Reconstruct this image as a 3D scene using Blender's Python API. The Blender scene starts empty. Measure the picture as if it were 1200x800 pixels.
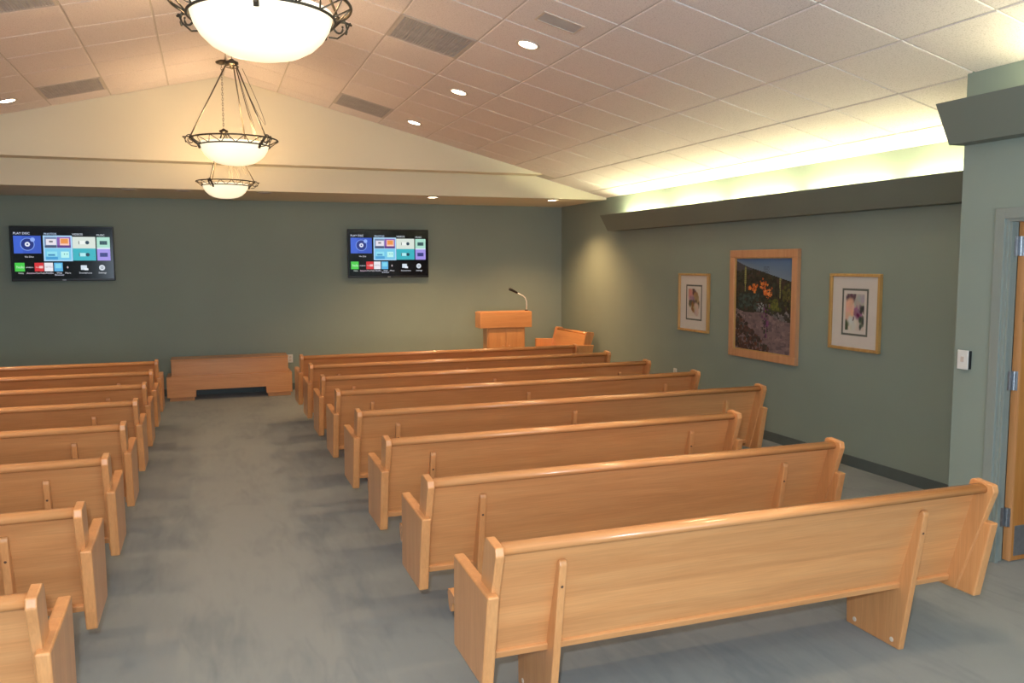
import bpy, bmesh, math, random
from math import sin, cos, pi, sqrt
from mathutils import Vector, Matrix

# ------------------------------------------------------------------ camera, light, exposure
scn = bpy.context.scene
col = scn.collection
CAM_H = 1.7963
YAW, PITCH, ROLL, FPX = 0.3492, -0.0939, 0.0032, 975.03
EXPOSURE = 0.62
FLASH_W = 185.0
BOWL_E = 0.62
CHAND_W = 20.0
DOWN_W = 62.0
SOFFIT_W = 120.0
COVE_E = 85.0
ROOM_W = 135.0
TV_E = 0.60

cd = bpy.data.cameras.new('camera')
cd.sensor_width = 36.0
cd.lens = FPX / 1200.0 * 36.0
cd.clip_start = 0.05
cam = bpy.data.objects.new('camera', cd)
col.objects.link(cam)
R_ = Vector((cos(YAW), -sin(YAW), 0))
F_ = Vector((sin(YAW) * cos(PITCH), cos(YAW) * cos(PITCH), sin(PITCH)))
U_ = R_.cross(F_)
Rr = R_ * cos(ROLL) - U_ * sin(ROLL)
Ur = R_ * sin(ROLL) + U_ * cos(ROLL)
m = Matrix((Rr, Ur, -F_)).transposed().to_4x4()
m.translation = Vector((0, 0, CAM_H))
cam.matrix_world = m
scn.camera = cam
scn.view_settings.view_transform = 'Standard'
scn.view_settings.look = 'None'
scn.view_settings.gamma = 1
scn.view_settings.use_curve_mapping = False
scn.view_settings.exposure = EXPOSURE

w = bpy.data.worlds.new('world')
scn.world = w
w.use_nodes = True
w.node_tree.nodes['Background'].inputs[0].default_value = (0.8, 0.9, 1.0, 1)
w.node_tree.nodes['Background'].inputs[1].default_value = 0.3

def lamp(name, kind, loc, power, color, size=0.05, rot=(0, 0, 0), spot=None, blend=0.5):
    l = bpy.data.lights.new(name, kind)
    l.energy = power
    l.color = color
    if kind == 'AREA':
        l.shape = 'RECTANGLE' if isinstance(size, tuple) else 'DISK'
        if isinstance(size, tuple):
            l.size, l.size_y = size
        else:
            l.size = size
    else:
        l.shadow_soft_size = size
    if kind == 'SPOT':
        l.spot_size = spot
        l.spot_blend = blend
    o = bpy.data.objects.new(name, l)
    o.location = loc
    o.rotation_euler = rot
    col.objects.link(o)
    return o

# the camera's own flash, beside and above the lens
lamp('camera_flash', 'POINT', (-0.07, 0.02, CAM_H + 0.16), FLASH_W, (0.84, 0.93, 1.0), 0.03)
# added cool fill lamp for assumed daylight from behind; rear wall has no glazing
lamp('rear_cool_fill', 'AREA', (0.25, -2.85, 1.5), ROOM_W, (0.68, 0.83, 1.0), (6.0, 1.9), rot=(pi / 2, 0, 0))

# ------------------------------------------------------------------ room numbers
XR = 0.249                      # ridge
ZR = 3.9523
TH = 0.2435
TAN = math.tan(TH)
TX = 0.6096 * cos(TH)
TY, Y0 = 0.6124, 5.6961
XW = 5.28                       # right wall
XN = 4.356                      # near, jutting part of the right wall
YN = 3.90
XL = -4.78
YF = 12.19
YG, YB = 10.35, 10.62           # gable face and lower fascia
ZS = 2.672
ZSTEP = 2.965
YREAR = -3.0

def zc(x):
    return ZR - TAN * abs(x - XR)

# ------------------------------------------------------------------ materials
def nodes(name):
    mt = bpy.data.materials.new(name)
    mt.use_nodes = True
    nt = mt.node_tree
    return mt, nt, nt.nodes['Principled BSDF']

def plain(name, c, rough=0.5, metal=0.0, var=0.04, scale=8.0, bump=0.0, bscale=200.0, emit=None, es=0.0, coat=0.0):
    mt, nt, b = nodes(name)
    tc = nt.nodes.new('ShaderNodeTexCoord')
    n = nt.nodes.new('ShaderNodeTexNoise')
    n.inputs['Scale'].default_value = scale
    n.inputs['Detail'].default_value = 4
    nt.links.new(tc.outputs['Object'], n.inputs['Vector'])
    r = nt.nodes.new('ShaderNodeValToRGB')
    r.color_ramp.elements[0].position = 0.3
    r.color_ramp.elements[1].position = 0.7
    r.color_ramp.elements[0].color = (*[max(0, v * (1 - var)) for v in c], 1)
    r.color_ramp.elements[1].color = (*[min(1, v * (1 + var)) for v in c], 1)
    nt.links.new(n.outputs['Fac'], r.inputs['Fac'])
    nt.links.new(r.outputs['Color'], b.inputs['Base Color'])
    b.inputs['Roughness'].default_value = rough
    b.inputs['Metallic'].default_value = metal
    b.inputs['Coat Weight'].default_value = coat
    if bump:
        n2 = nt.nodes.new('ShaderNodeTexNoise')
        n2.inputs['Scale'].default_value = bscale
        n2.inputs['Detail'].default_value = 3
        nt.links.new(tc.outputs['Object'], n2.inputs['Vector'])
        bp = nt.nodes.new('ShaderNodeBump')
        bp.inputs['Strength'].default_value = bump
        bp.inputs['Distance'].default_value = 0.002
        nt.links.new(n2.outputs['Fac'], bp.inputs['Height'])
        nt.links.new(bp.outputs['Normal'], b.inputs['Normal'])
    if emit:
        b.inputs['Emission Color'].default_value = (*emit, 1)
        b.inputs['Emission Strength'].default_value = es
    return mt

def wood(name, axis, base=(0.65, 0.300, 0.112), dark=(0.58, 0.250, 0.088), light=(0.70, 0.350, 0.140), rough=0.33, streak=1.0):
    mt, nt, b = nodes(name)
    L = nt.links.new
    tc = nt.nodes.new('ShaderNodeTexCoord')
    oi = nt.nodes.new('ShaderNodeObjectInfo')
    mp = nt.nodes.new('ShaderNodeMapping')
    s = [9.0, 9.0, 9.0]
    s[axis] = 0.7
    mp.inputs['Scale'].default_value = s
    ml = nt.nodes.new('ShaderNodeVectorMath')
    ml.operation = 'MULTIPLY_ADD'
    comb = nt.nodes.new('ShaderNodeCombineXYZ')
    for i in range(3):
        L(oi.outputs['Random'], comb.inputs[i])
    L(comb.outputs[0], ml.inputs[0])
    ml.inputs[1].default_value = (7.1, 5.3, 9.7)
    L(tc.outputs['Object'], ml.inputs[2])
    L(ml.outputs[0], mp.inputs['Vector'])
    n = nt.nodes.new('ShaderNodeTexNoise')
    n.inputs['Scale'].default_value = 1.6
    n.inputs['Detail'].default_value = 6
    n.inputs['Roughness'].default_value = 0.62
    n.inputs['Distortion'].default_value = 0.8
    L(mp.outputs[0], n.inputs['Vector'])
    r = nt.nodes.new('ShaderNodeValToRGB')
    e = r.color_ramp.elements
    e[0].position, e[0].color = 0.25, (*dark, 1)
    e[1].position, e[1].color = 0.80, (*light, 1)
    k = r.color_ramp.elements.new(0.5)
    k.color = (*base, 1)
    L(n.outputs['Fac'], r.inputs['Fac'])
    # fine fibre
    mp2 = nt.nodes.new('ShaderNodeMapping')
    s2 = [160.0, 160.0, 160.0]
    s2[axis] = 5.0
    mp2.inputs['Scale'].default_value = s2
    L(ml.outputs[0], mp2.inputs['Vector'])
    n2 = nt.nodes.new('ShaderNodeTexNoise')
    n2.inputs['Scale'].default_value = 1.0
    n2.inputs['Detail'].default_value = 2
    L(mp2.outputs[0], n2.inputs['Vector'])
    mr = nt.nodes.new('ShaderNodeMapRange')
    mr.inputs['From Min'].default_value = 0.3
    mr.inputs['From Max'].default_value = 0.7
    mr.inputs['To Min'].default_value = 0.93
    mr.inputs['To Max'].default_value = 1.04
    L(n2.outputs['Fac'], mr.inputs['Value'])
    # glued-up strips, each its own tone
    sx = nt.nodes.new('ShaderNodeSeparateXYZ')
    L(ml.outputs[0], sx.inputs[0])
    sn = nt.nodes.new('ShaderNodeMath')
    sn.operation = 'MULTIPLY'
    L(sx.outputs[2 if axis == 0 else 1], sn.inputs[0])
    sn.inputs[1].default_value = 10.5
    fl = nt.nodes.new('ShaderNodeMath')
    fl.operation = 'FLOOR'
    L(sn.outputs[0], fl.inputs[0])
    wn = nt.nodes.new('ShaderNodeTexWhiteNoise')
    wn.noise_dimensions = '1D'
    L(fl.outputs[0], wn.inputs['W'])
    ms = nt.nodes.new('ShaderNodeMapRange')
    ms.inputs['To Min'].default_value = 0.93
    ms.inputs['To Max'].default_value = 1.05
    L(wn.outputs['Value'], ms.inputs['Value'])
    mm = nt.nodes.new('ShaderNodeMath')
    mm.operation = 'MULTIPLY'
    L(mr.outputs[0], mm.inputs[0])
    L(ms.outputs[0], mm.inputs[1])
    mx = nt.nodes.new('ShaderNodeMix')
    mx.data_type = 'RGBA'
    mx.blend_type = 'MULTIPLY'
    mx.inputs[0].default_value = 1.0
    L(r.outputs['Color'], mx.inputs[6])
    L(mm.outputs[0], mx.inputs[7])
    L(mx.outputs[2], b.inputs['Base Color'])
    b.inputs['Roughness'].default_value = rough
    b.inputs['Coat Weight'].default_value = 0.35
    b.inputs['Coat Roughness'].default_value = 0.18
    return mt

def vcol(name, rough=0.5, emit=0.0, coat=0.0):
    mt, nt, b = nodes(name)
    a = nt.nodes.new('ShaderNodeAttribute')
    a.attribute_name = 'paint'
    if emit:
        b.inputs['Base Color'].default_value = (0.01, 0.01, 0.012, 1)
        nt.links.new(a.outputs['Color'], b.inputs['Emission Color'])
        b.inputs['Emission Strength'].default_value = emit
    else:
        nt.links.new(a.outputs['Color'], b.inputs['Base Color'])
    b.inputs['Roughness'].default_value = rough
    b.inputs['Coat Weight'].default_value = coat
    return mt

M = {}
M['wood_h'] = wood('maple_along_length', 0)
M['wood_v'] = wood('maple_upright', 2)
M['wood_rail'] = wood('maple_rail', 0, rough=0.22)
M['wood_door'] = wood('door_veneer', 2, base=(0.62, 0.25, 0.06), dark=(0.50, 0.18, 0.04), light=(0.70, 0.32, 0.09), rough=0.4)
M['wood_frame'] = wood('oak_frame', 2, base=(0.62, 0.32, 0.16), dark=(0.54, 0.26, 0.12), light=(0.68, 0.38, 0.20), rough=0.45)
M['wood_gold'] = wood('gold_maple_frame', 2, base=(0.58, 0.34, 0.11), dark=(0.48, 0.26, 0.08), light=(0.66, 0.42, 0.16), rough=0.4)
M['wall'] = plain('sage_wall_paint', (0.262, 0.322, 0.280), 0.75, var=0.03, scale=1.5, bump=0.15, bscale=350)
M['cove'] = plain('cove_paint', (0.165, 0.198, 0.172), 0.6, var=0.02, scale=2)
M['cream'] = plain('cream_paint', (0.74, 0.70, 0.55), 0.85, var=0.015, scale=1.2)
M['base'] = plain('rubber_base', (0.10, 0.125, 0.12), 0.5, var=0.05)
M['grid'] = plain('ceiling_grid', (0.52, 0.49, 0.46), 0.6, var=0.02)
M['jamb'] = plain('painted_steel', (0.26, 0.30, 0.275), 0.4, var=0.02)
M['bronze'] = plain('aged_bronze', (0.10, 0.085, 0.06), 0.42, metal=0.7, var=0.3, scale=30)
M['black'] = plain('black_plastic', (0.012, 0.012, 0.014), 0.3, var=0.05)
M['panel_black'] = plain('screen_glass', (0.010, 0.010, 0.016), 0.12, var=0.02)
M['white'] = plain('white_plastic', (0.75, 0.75, 0.72), 0.4, var=0.02)
M['steel'] = plain('brushed_steel', (0.42, 0.44, 0.47), 0.32, metal=0.9, var=0.1, scale=60)
M['chrome'] = plain('chrome_stem', (0.78, 0.78, 0.78), 0.35, metal=0.35, var=0.02)
M['kick'] = plain('kick_plate', (0.30, 0.30, 0.30), 0.38, metal=0.6, var=0.08, scale=30)
M['mat_board'] = plain('mat_board', (0.66, 0.63, 0.60), 0.9, var=0.02)
M['mat_dark'] = plain('mat_board_dark', (0.14, 0.15, 0.13), 0.9, var=0.05)
M['vent'] = plain('vent_grey', (0.40, 0.38, 0.36), 0.6, var=0.1)
M['diff_grey'] = plain('diffuser_grey', (0.47, 0.49, 0.52), 0.6, var=0.06)
M['trim_white'] = plain('trim_white', (0.62, 0.55, 0.48), 0.4, var=0.02)
M['unlit'] = plain('unlit_reflector', (0.32, 0.30, 0.26), 0.35, metal=0.4, var=0.02)
M['plug'] = plain('pale_wood_plug', (0.74, 0.62, 0.50), 0.5, var=0.03)
M['hole'] = plain('screw_dark', (0.10, 0.05, 0.03), 0.5, var=0.05)
M['bulb'] = plain('downlight_glow', (0.9, 0.8, 0.7), 0.5, emit=(1.0, 0.80, 0.58), es=14.0)
M['tube'] = plain('fluorescent_glow', (0.9, 0.9, 0.8), 0.5, emit=(1.0, 0.885, 0.52), es=COVE_E)
M['bowl'] = plain('alabaster_bowl', (0.9, 0.85, 0.72), 0.35, var=0.03, scale=6, emit=(1.0, 0.84, 0.56), es=BOWL_E)
M['paint'] = vcol('painted_canvas', 0.6)
M['screen'] = vcol('lit_screen', 0.3, emit=TV_E)

# alabaster glow strength, mottled at random by noise
def bowl_material():
    mt = M['bowl']
    nt = mt.node_tree
    b = nt.nodes['Principled BSDF']
    tc = nt.nodes.new('ShaderNodeTexCoord')
    n = nt.nodes.new('ShaderNodeTexNoise')
    n.inputs['Scale'].default_value = 5
    nt.links.new(tc.outputs['Object'], n.inputs['Vector'])
    mr = nt.nodes.new('ShaderNodeMapRange')
    mr.inputs['To Min'].default_value = BOWL_E * 0.8
    mr.inputs['To Max'].default_value = BOWL_E * 1.2
    nt.links.new(n.outputs['Fac'], mr.inputs['Value'])
    nt.links.new(mr.outputs[0], b.inputs['Emission Strength'])
bowl_material()

def carpet():
    mt, nt, b = nodes('loop_carpet')
    L = nt.links.new
    tc = nt.nodes.new('ShaderNodeTexCoord')
    def noise(scale, det=4, dist=0.0, sc=(1, 1, 1), rz=0.0):
        mp = nt.nodes.new('ShaderNodeMapping')
        mp.inputs['Scale'].default_value = sc
        mp.inputs['Rotation'].default_value = (0, 0, rz)
        L(tc.outputs['Object'], mp.inputs['Vector'])
        n = nt.nodes.new('ShaderNodeTexNoise')
        n.inputs['Scale'].default_value = scale
        n.inputs['Detail'].default_value = det
        n.inputs['Distortion'].default_value = dist
        L(mp.outputs[0], n.inputs['Vector'])
        return n
    a = noise(1.7, 6, 0.6, (1.5, 0.8, 1))
    c = noise(5.0, 5, 1.2, (2.6, 0.55, 1), 0.55)
    f = noise(420, 3)
    add = nt.nodes.new('ShaderNodeMath')
    add.operation = 'MULTIPLY_ADD'
    L(c.outputs['Fac'], add.inputs[0])
    add.inputs[1].default_value = 0.55
    L(a.outputs['Fac'], add.inputs[2])
    add2 = nt.nodes.new('ShaderNodeMath')
    add2.operation = 'MULTIPLY_ADD'
    L(f.outputs['Fac'], add2.inputs[0])
    add2.inputs[1].default_value = 0.40
    L(add.outputs[0], add2.inputs[2])
    r = nt.nodes.new('ShaderNodeValToRGB')
    e = r.color_ramp.elements
    e[0].position, e[0].color = 0.68, (0.138, 0.160, 0.162, 1)
    e[1].position, e[1].color = 1.18, (0.212, 0.232, 0.222, 1)
    e[1].position = 1.0
    L(add2.outputs[0], r.inputs['Fac'])
    L(r.outputs['Color'], b.inputs['Base Color'])
    b.inputs['Roughness'].default_value = 0.95
    b.inputs['Sheen Weight'].default_value = 0.25
    bp = nt.nodes.new('ShaderNodeBump')
    bp.inputs['Strength'].default_value = 0.6
    bp.inputs['Distance'].default_value = 0.004
    L(f.outputs['Fac'], bp.inputs['Height'])
    L(bp.outputs['Normal'], b.inputs['Normal'])
    return mt
M['carpet'] = carpet()

def tile_mat():
    mt, nt, b = nodes('mineral_tile')
    L = nt.links.new
    tc = nt.nodes.new('ShaderNodeTexCoord')
    n = nt.nodes.new('ShaderNodeTexNoise')
    n.inputs['Scale'].default_value = 130
    n.inputs['Detail'].default_value = 3
    L(tc.outputs['Object'], n.inputs['Vector'])
    r = nt.nodes.new('ShaderNodeValToRGB')
    e = r.color_ramp.elements
    e[0].position, e[0].color = 0.33, (0.60, 0.560, 0.555, 1)
    e[1].position, e[1].color = 0.50, (0.77, 0.725, 0.720, 1)
    L(n.outputs['Fac'], r.inputs['Fac'])
    L(r.outputs['Color'], b.inputs['Base Color'])
    b.inputs['Roughness'].default_value = 0.9
    bp = nt.nodes.new('ShaderNodeBump')
    bp.inputs['Strength'].default_value = 0.35
    bp.inputs['Distance'].default_value = 0.002
    L(n.outputs['Fac'], bp.inputs['Height'])
    L(bp.outputs['Normal'], b.inputs['Normal'])
    return mt
M['tile'] = tile_mat()

# ------------------------------------------------------------------ mesh helpers
def thing(name, label, cat, loc=(0, 0, 0), rz=0.0, group=None):
    o = bpy.data.objects.new(name, None)
    col.objects.link(o)
    o.empty_display_size = 0.1
    o.location = loc
    o.rotation_euler = (0, 0, rz)
    o['label'] = label
    o['category'] = cat
    if group:
        o['group'] = group
    return o

def tag(o, label, cat, group=None):
    o['label'] = label
    o['category'] = cat
    if group:
        o['group'] = group
    return o

def obj(name, bm, mat, parent=None, smooth=False, loc=None):
    me = bpy.data.meshes.new(name)
    bmesh.ops.recalc_face_normals(bm, faces=bm.faces[:])
    bm.to_mesh(me)
    bm.free()
    mats = mat if isinstance(mat, (list, tuple)) else [mat]
    for k in mats:
        me.materials.append(k)
    if smooth:
        for p in me.polygons:
            p.use_smooth = True
    o = bpy.data.objects.new(name, me)
    col.objects.link(o)
    if parent:
        o.parent = parent
    if loc:
        o.location = loc
    return o

def struct(name, bm, mat, parent=None):
    o = obj(name, bm, mat, parent)
    if parent is None:
        o['kind'] = 'structure'
    return o

def bevel(bm, geom_edges, r, seg=2):
    if r > 0:
        bmesh.ops.bevel(bm, geom=geom_edges, offset=r, segments=seg, profile=0.5, affect='EDGES')

def box(bm, x0, x1, y0, y1, z0, z1, r=0.0, seg=2, mi=0):
    vs = [bm.verts.new((x, y, z)) for x in (x0, x1) for y in (y0, y1) for z in (z0, z1)]
    fs = []
    for q in ((0, 1, 3, 2), (4, 6, 7, 5), (0, 4, 5, 1), (2, 3, 7, 6), (0, 2, 6, 4), (1, 5, 7, 3)):
        f = bm.faces.new([vs[i] for i in q])
        f.material_index = mi
        fs.append(f)
    if r:
        es = list({e for f in fs for e in f.edges})
        bevel(bm, es, r, seg)
    return bm

def prism(bm, poly, a0, a1, axis='x', r=0.0, seg=2):
    """poly in the two other axes (x: (y,z); y: (x,z); z: (x,y)), extruded a0..a1"""
    def P(a, p):
        return {'x': (a, p[0], p[1]), 'y': (p[0], a, p[1]), 'z': (p[0], p[1], a)}[axis]
    A = [bm.verts.new(P(a0, p)) for p in poly]
    B = [bm.verts.new(P(a1, p)) for p in poly]
    fs = [bm.faces.new(A), bm.faces.new(B[::-1])]
    n = len(poly)
    for i in range(n):
        fs.append(bm.faces.new((A[i], A[(i + 1) % n], B[(i + 1) % n], B[i])))
    if r:
        es = list({e for f in fs for e in f.edges})
        bevel(bm, es, r, seg)
    return bm

def tube(bm, pts, r, n=8, closed=False):
    pts = [Vector(p) for p in pts]
    rings = []
    N = len(pts)
    up = Vector((0, 0, 1))
    for i, p in enumerate(pts):
        if closed:
            d = pts[(i + 1) % N] - pts[i - 1]
        else:
            d = pts[min(i + 1, N - 1)] - pts[max(i - 1, 0)]
        d.normalize()
        a = d.cross(up)
        if a.length < 0.05:
            a = d.cross(Vector((1, 0, 0)))
        a.normalize()
        b = d.cross(a).normalized()
        rr = r[i] if isinstance(r, (list, tuple)) else r
        rings.append([bm.verts.new(p + (a * cos(2 * pi * k / n) + b * sin(2 * pi * k / n)) * rr) for k in range(n)])
    rng = range(N) if closed else range(N - 1)
    for i in rng:
        A, B = rings[i], rings[(i + 1) % N]
        for k in range(n):
            bm.faces.new((A[k], A[(k + 1) % n], B[(k + 1) % n], B[k]))
    if not closed:
        bm.faces.new(rings[0][::-1])
        bm.faces.new(rings[-1])
    return bm

def lathe(bm, prof, n=32, cx=0, cy=0, cap0=False, cap1=False):
    rings = []
    for (r, z) in prof:
        if r < 1e-6:
            rings.append([bm.verts.new((cx, cy, z))])
        else:
            rings.append([bm.verts.new((cx + r * cos(2 * pi * k / n), cy + r * sin(2 * pi * k / n), z)) for k in range(n)])
    for A, B in zip(rings[:-1], rings[1:]):
        for k in range(n):
            a0, a1 = A[k % len(A)], A[(k + 1) % len(A)]
            b0, b1 = B[k % len(B)], B[(k + 1) % len(B)]
            vs = []
            for v in (a0, a1, b1, b0):
                if v not in vs:
                    vs.append(v)
            if len(vs) > 2:
                bm.faces.new(vs)
    return bm

def circle(rx, n, cx=0, cy=0, z=0, a0=0.0):
    return [(cx + rx * cos(a0 + 2 * pi * k / n), cy + rx * sin(a0 + 2 * pi * k / n), z) for k in range(n)]

def dup(root, loc, rz, label, name=None):
    r = root.copy()
    col.objects.link(r)
    r.location = loc
    r.rotation_euler = (0, 0, rz)
    r['label'] = label
    def kids(src, dst):
        for ch in list(src.children):
            c = ch.copy()
            col.objects.link(c)
            c.parent = dst
            kids(ch, c)
    kids(root, r)
    return r

B = bmesh.new

# ------------------------------------------------------------------ setting
TK = 0.12
YE = YREAR
bm = B(); box(bm, XL - TK, 7.2, YREAR - TK, YF + TK, -0.12, 0.0)
struct('floor', bm, M['carpet'])

# front (television) wall
bm = B(); box(bm, XL, XW, YF, YF + TK, 0, ZS)
struct('wall_front', bm, M['wall'])
# flat soffit ceiling over the front strip, fascia and gable
bm = B(); box(bm, XL, XW, YB + 0.1, YF, ZS, ZS + 0.06)
struct('ceiling_soffit', bm, M['cream'])
bm = B()
def gable_poly(zb, dz=0.0):
    xl = XL
    xr_ = XW
    zl, zr_ = zc(xl), zc(xr_)
    pts = []
    if zl > zb:
        pts += [(xl, zb), (xl, zl)]
    else:
        pts += [(XR - (ZR - zb) / TAN, zb)]
    pts += [(XR, ZR)]
    if zr_ > zb:
        pts += [(xr_, zr_), (xr_, zb)]
    else:
        pts += [(XR + (ZR - zb) / TAN, zb)]
    return pts
prism(bm, gable_poly(ZSTEP), YG, YG + 0.4, 'y')
struct('wall_gable', bm, M['cream'])
bm = B(); box(bm, XL, XW, YB, YB + 0.1, ZS, ZSTEP + 0.02)
# slanted part above is covered by the sloping ceiling
bm.free(); bm = B()
prism(bm, [(XL, ZS), (XW, ZS), (XW, zc(XW)), (XR + (ZR - ZSTEP) / TAN, ZSTEP), (XR - (ZR - ZSTEP) / TAN, ZSTEP), (XL, zc(XL))], YB, YB + 0.1, 'y')
struct('trim_1', bm, M['cream'])

# right wall, far stretch, with its upper part behind the cove
bm = B(); box(bm, XW, XW + TK, YN - 0.1, YF + TK, 0, zc(XW) + 0.02)
struct('wall_right', bm, M['wall'])
# jutting near stretch with the door opening
YD1, YD0, ZD = 3.60, 2.62, 2.055
bm = B()
zt0, zt1 = zc(XN), zc(XN + 0.08)
for (a, b_, z0_) in ((YD1, YN, 0), (YREAR, YD0, 0), (YD0, YD1, ZD)):
    prism(bm, [(XN, z0_), (XN + 0.08, z0_), (XN + 0.08, zt1), (XN, zt0)], a, b_, 'y')
struct('wall_right_near', bm, M['wall'])
bm = B(); box(bm, XN + 0.08, XW, YN - 0.10, YN, 0, zc(XW))
struct('wall_return', bm, M['wall'])
# left and rear walls, out of view
bm = B(); box(bm, XL - TK, XL, YREAR, YF + TK, 0, zc(XL) + 0.02)
struct('wall_left', bm, M['wall'])
bm = B(); prism(bm, [(XL, 0), (XN, 0), (XN, zc(XN)), (XR, ZR), (XL, zc(XL))], YREAR - TK, YREAR, 'y')
struct('wall_rear', bm, M['wall'])
# corridor behind the door
bm = B(); box(bm, 7.0, 7.12, YREAR, YN - 0.1, 0, 2.5)
struct('wall_corridor', bm, M['cream'])
bm = B(); box(bm, XN + 0.08, 7.0, YREAR, YN - 0.1, 2.5, 2.56)
struct('ceiling_corridor', bm, M['cream'])
bm = B(); box(bm, XW, 7.1, YN - 0.1, YN - 0.0, 0, 2.56)
struct('wall_corridor_end', bm, M['cream'])

# baseboards
bm = B(); box(bm, XW - 0.008, XW, YN, YF, 0, 0.095)
struct('baseboard_right', bm, M['base'])
bm = B(); box(bm, XL, XW - 0.008, YF - 0.008, YF, 0, 0.095)
struct('baseboard_front', bm, M['base'])
bm = B(); box(bm, XN - 0.008, XN, YD1 + 0.06, YN, 0, 0.095)
struct('baseboard_right_near', bm, M['base'])

# sloping tile ceiling: tegular tiles hanging a little below their grid
VENTS = [(2, 1), (2, 6), (-3, 6), (-3, 1)]      # (column, row) cells holding grilles
def ceiling():
    bm = B()
    TOPL = 0.02
    # backing planes = visible grid
    for sgn in (1, -1):
        x1 = XW + TK if sgn > 0 else XL - TK
        q = [(XR, YREAR - TK), (x1, YREAR - TK), (x1, YB + 0.1), (XR, YB + 0.1)]
        lo = [bm.verts.new((x, y, zc(x))) for x, y in q]
        hi = [bm.verts.new((x, y, zc(x) + 0.05)) for x, y in q]
        fs = [bm.faces.new(lo), bm.faces.new(hi)]
        for i in range(4):
            fs.append(bm.faces.new((lo[i], lo[(i + 1) % 4], hi[(i + 1) % 4], hi[i])))
        for f in fs:
            f.material_index = 1
    for c in range(-9, 9):
        xa, xb = XR + c * TX, XR + (c + 1) * TX
        if xb <= XL or xa >= XW:
            continue
        xa, xb = max(xa, XL), min(xb, XW)
        ymax = YG if (zc((xa + xb) / 2) > ZSTEP) else YB
        for j in range(-15, 9):
            ya, yb = Y0 + j * TY, Y0 + (j + 1) * TY
            if (c, j) in VENTS or ya >= ymax:
                continue
            ya, yb = max(ya, YREAR), min(yb, ymax)
            if yb - ya < 0.02 or xb - xa < 0.03:
                continue
            g, i2, d = 0.0065, 0.006, 0.007
            def V(x, y, dd):
                return bm.verts.new((x, y, zc(x) - dd))
            top = [V(xa + g, ya + g, 0), V(xb - g, ya + g, 0), V(xb - g, yb - g, 0), V(xa + g, yb - g, 0)]
            m_ = g + i2 * 0.35
            mid = [V(xa + m_, ya + m_, d * 0.75), V(xb - m_, ya + m_, d * 0.75), V(xb - m_, yb - m_, d * 0.75), V(xa + m_, yb - m_, d * 0.75)]
            g2 = g + i2
            bot = [V(xa + g2, ya + g2, d), V(xb - g2, ya + g2, d), V(xb - g2, yb - g2, d), V(xa + g2, yb - g2, d)]
            for P_, Q_ in ((top, mid), (mid, bot)):
                for k in range(4):
                    bm.faces.new((P_[k], P_[(k + 1) % 4], Q_[(k + 1) % 4], Q_[k]))
            bm.faces.new(bot)
    return struct('ceiling', bm, [M['tile'], M['grid']])
ceiling()

# ------------------------------------------------------------------ coves and their lamps
def cove(name, y0, y1, xw, prof, label):
    t = thing(name, label, 'light cove', (xw, y0, prof[0][1]), 0, 'wall light coves')
    # outer shell: sloping front, flat bottom, thin
    (xt, zt), (xb, zb) = prof
    z0 = zt
    bm = B()
    dx = xw
    poly = [(xt - dx, zt - z0), (xb - dx, zb - z0), (-0.001, zb - z0), (-0.001, zb - z0 + 0.02), (xb - dx + 0.012, zb - z0 + 0.02), (xt - dx + 0.02, zt - z0)]
    prism(bm, poly, 0.0, y1 - y0, 'y')
    obj('trough', bm, M['cove'], t)
    for nm, a, b_ in (('end_cap', 0.0, 0.015), ('end_cap', y1 - y0 - 0.015, y1 - y0)):
        bm = B()
        prism(bm, [(xt - dx + 0.004, zt - z0 - 0.002), (xb - dx + 0.004, zb - z0 + 0.002), (-0.002, zb - z0 + 0.002), (-0.002, zt - z0 - 0.002)], a, b_, 'y')
        obj(nm, bm, M['cove'], t)
    return t
cove('light_cove', YN + 0.005, 10.24, XW, ((4.996, 2.432), (5.113, 2.225)), 'long sage green light cove on the far right wall above the pictures')
cove('light_cove', -2.9, YN - 0.0, XN, ((4.114, 2.732), (4.232, 2.497)), 'sage green light cove high on the near wall above the door')

def tube_lamp(y0, y1, x, z, label, grp):
    bm = B()
    tube(bm, [(0, 0.02, 0), (0, y1 - y0 - 0.02, 0)], 0.013, 10)
    t = thing('fluorescent_tube', label, 'light tube', (x, y0, z - 0.03), 0, grp)
    o = obj('tube', bm, M['tube'], t, smooth=True, loc=(0, 0, 0.03))
    bm = B(); box(bm, -0.03, 0.03, 0.0, y1 - y0, -0.02, 0.005, 0.003)
    obj('fixture', bm, M['white'], t)
    for a in (0.0, y1 - y0 - 0.02):
        bm = B(); box(bm, -0.012, 0.012, a, a + 0.02, 0.004, 0.045, 0.002)
        obj('socket', bm, M['white'], t)
GY = [10.12, 8.92, 7.72, 6.52, 5.32, 4.12]
for i in range(5):
    tube_lamp(GY[i + 1] + 0.07, GY[i] - 0.07, 5.175, 2.362, 'fluorescent tube hidden inside the long cove on the far right wall', 'tubes in the far cove')
for i in range(3):
    y1_ = 3.35 - i * 1.25
    tube_lamp(y1_ - 1.15, y1_, 4.265, 2.665, 'fluorescent tube hidden inside the near cove above the door', 'tubes in the near cove')

# ------------------------------------------------------------------ ceiling fittings
SLOPE_R = lambda o: o
def on_slope(o, x, y, dz=0.0):
    o.location = (x, y, zc(x) - dz)
    o.rotation_euler = (0, TH if x > XR else -TH, 0)

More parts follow.
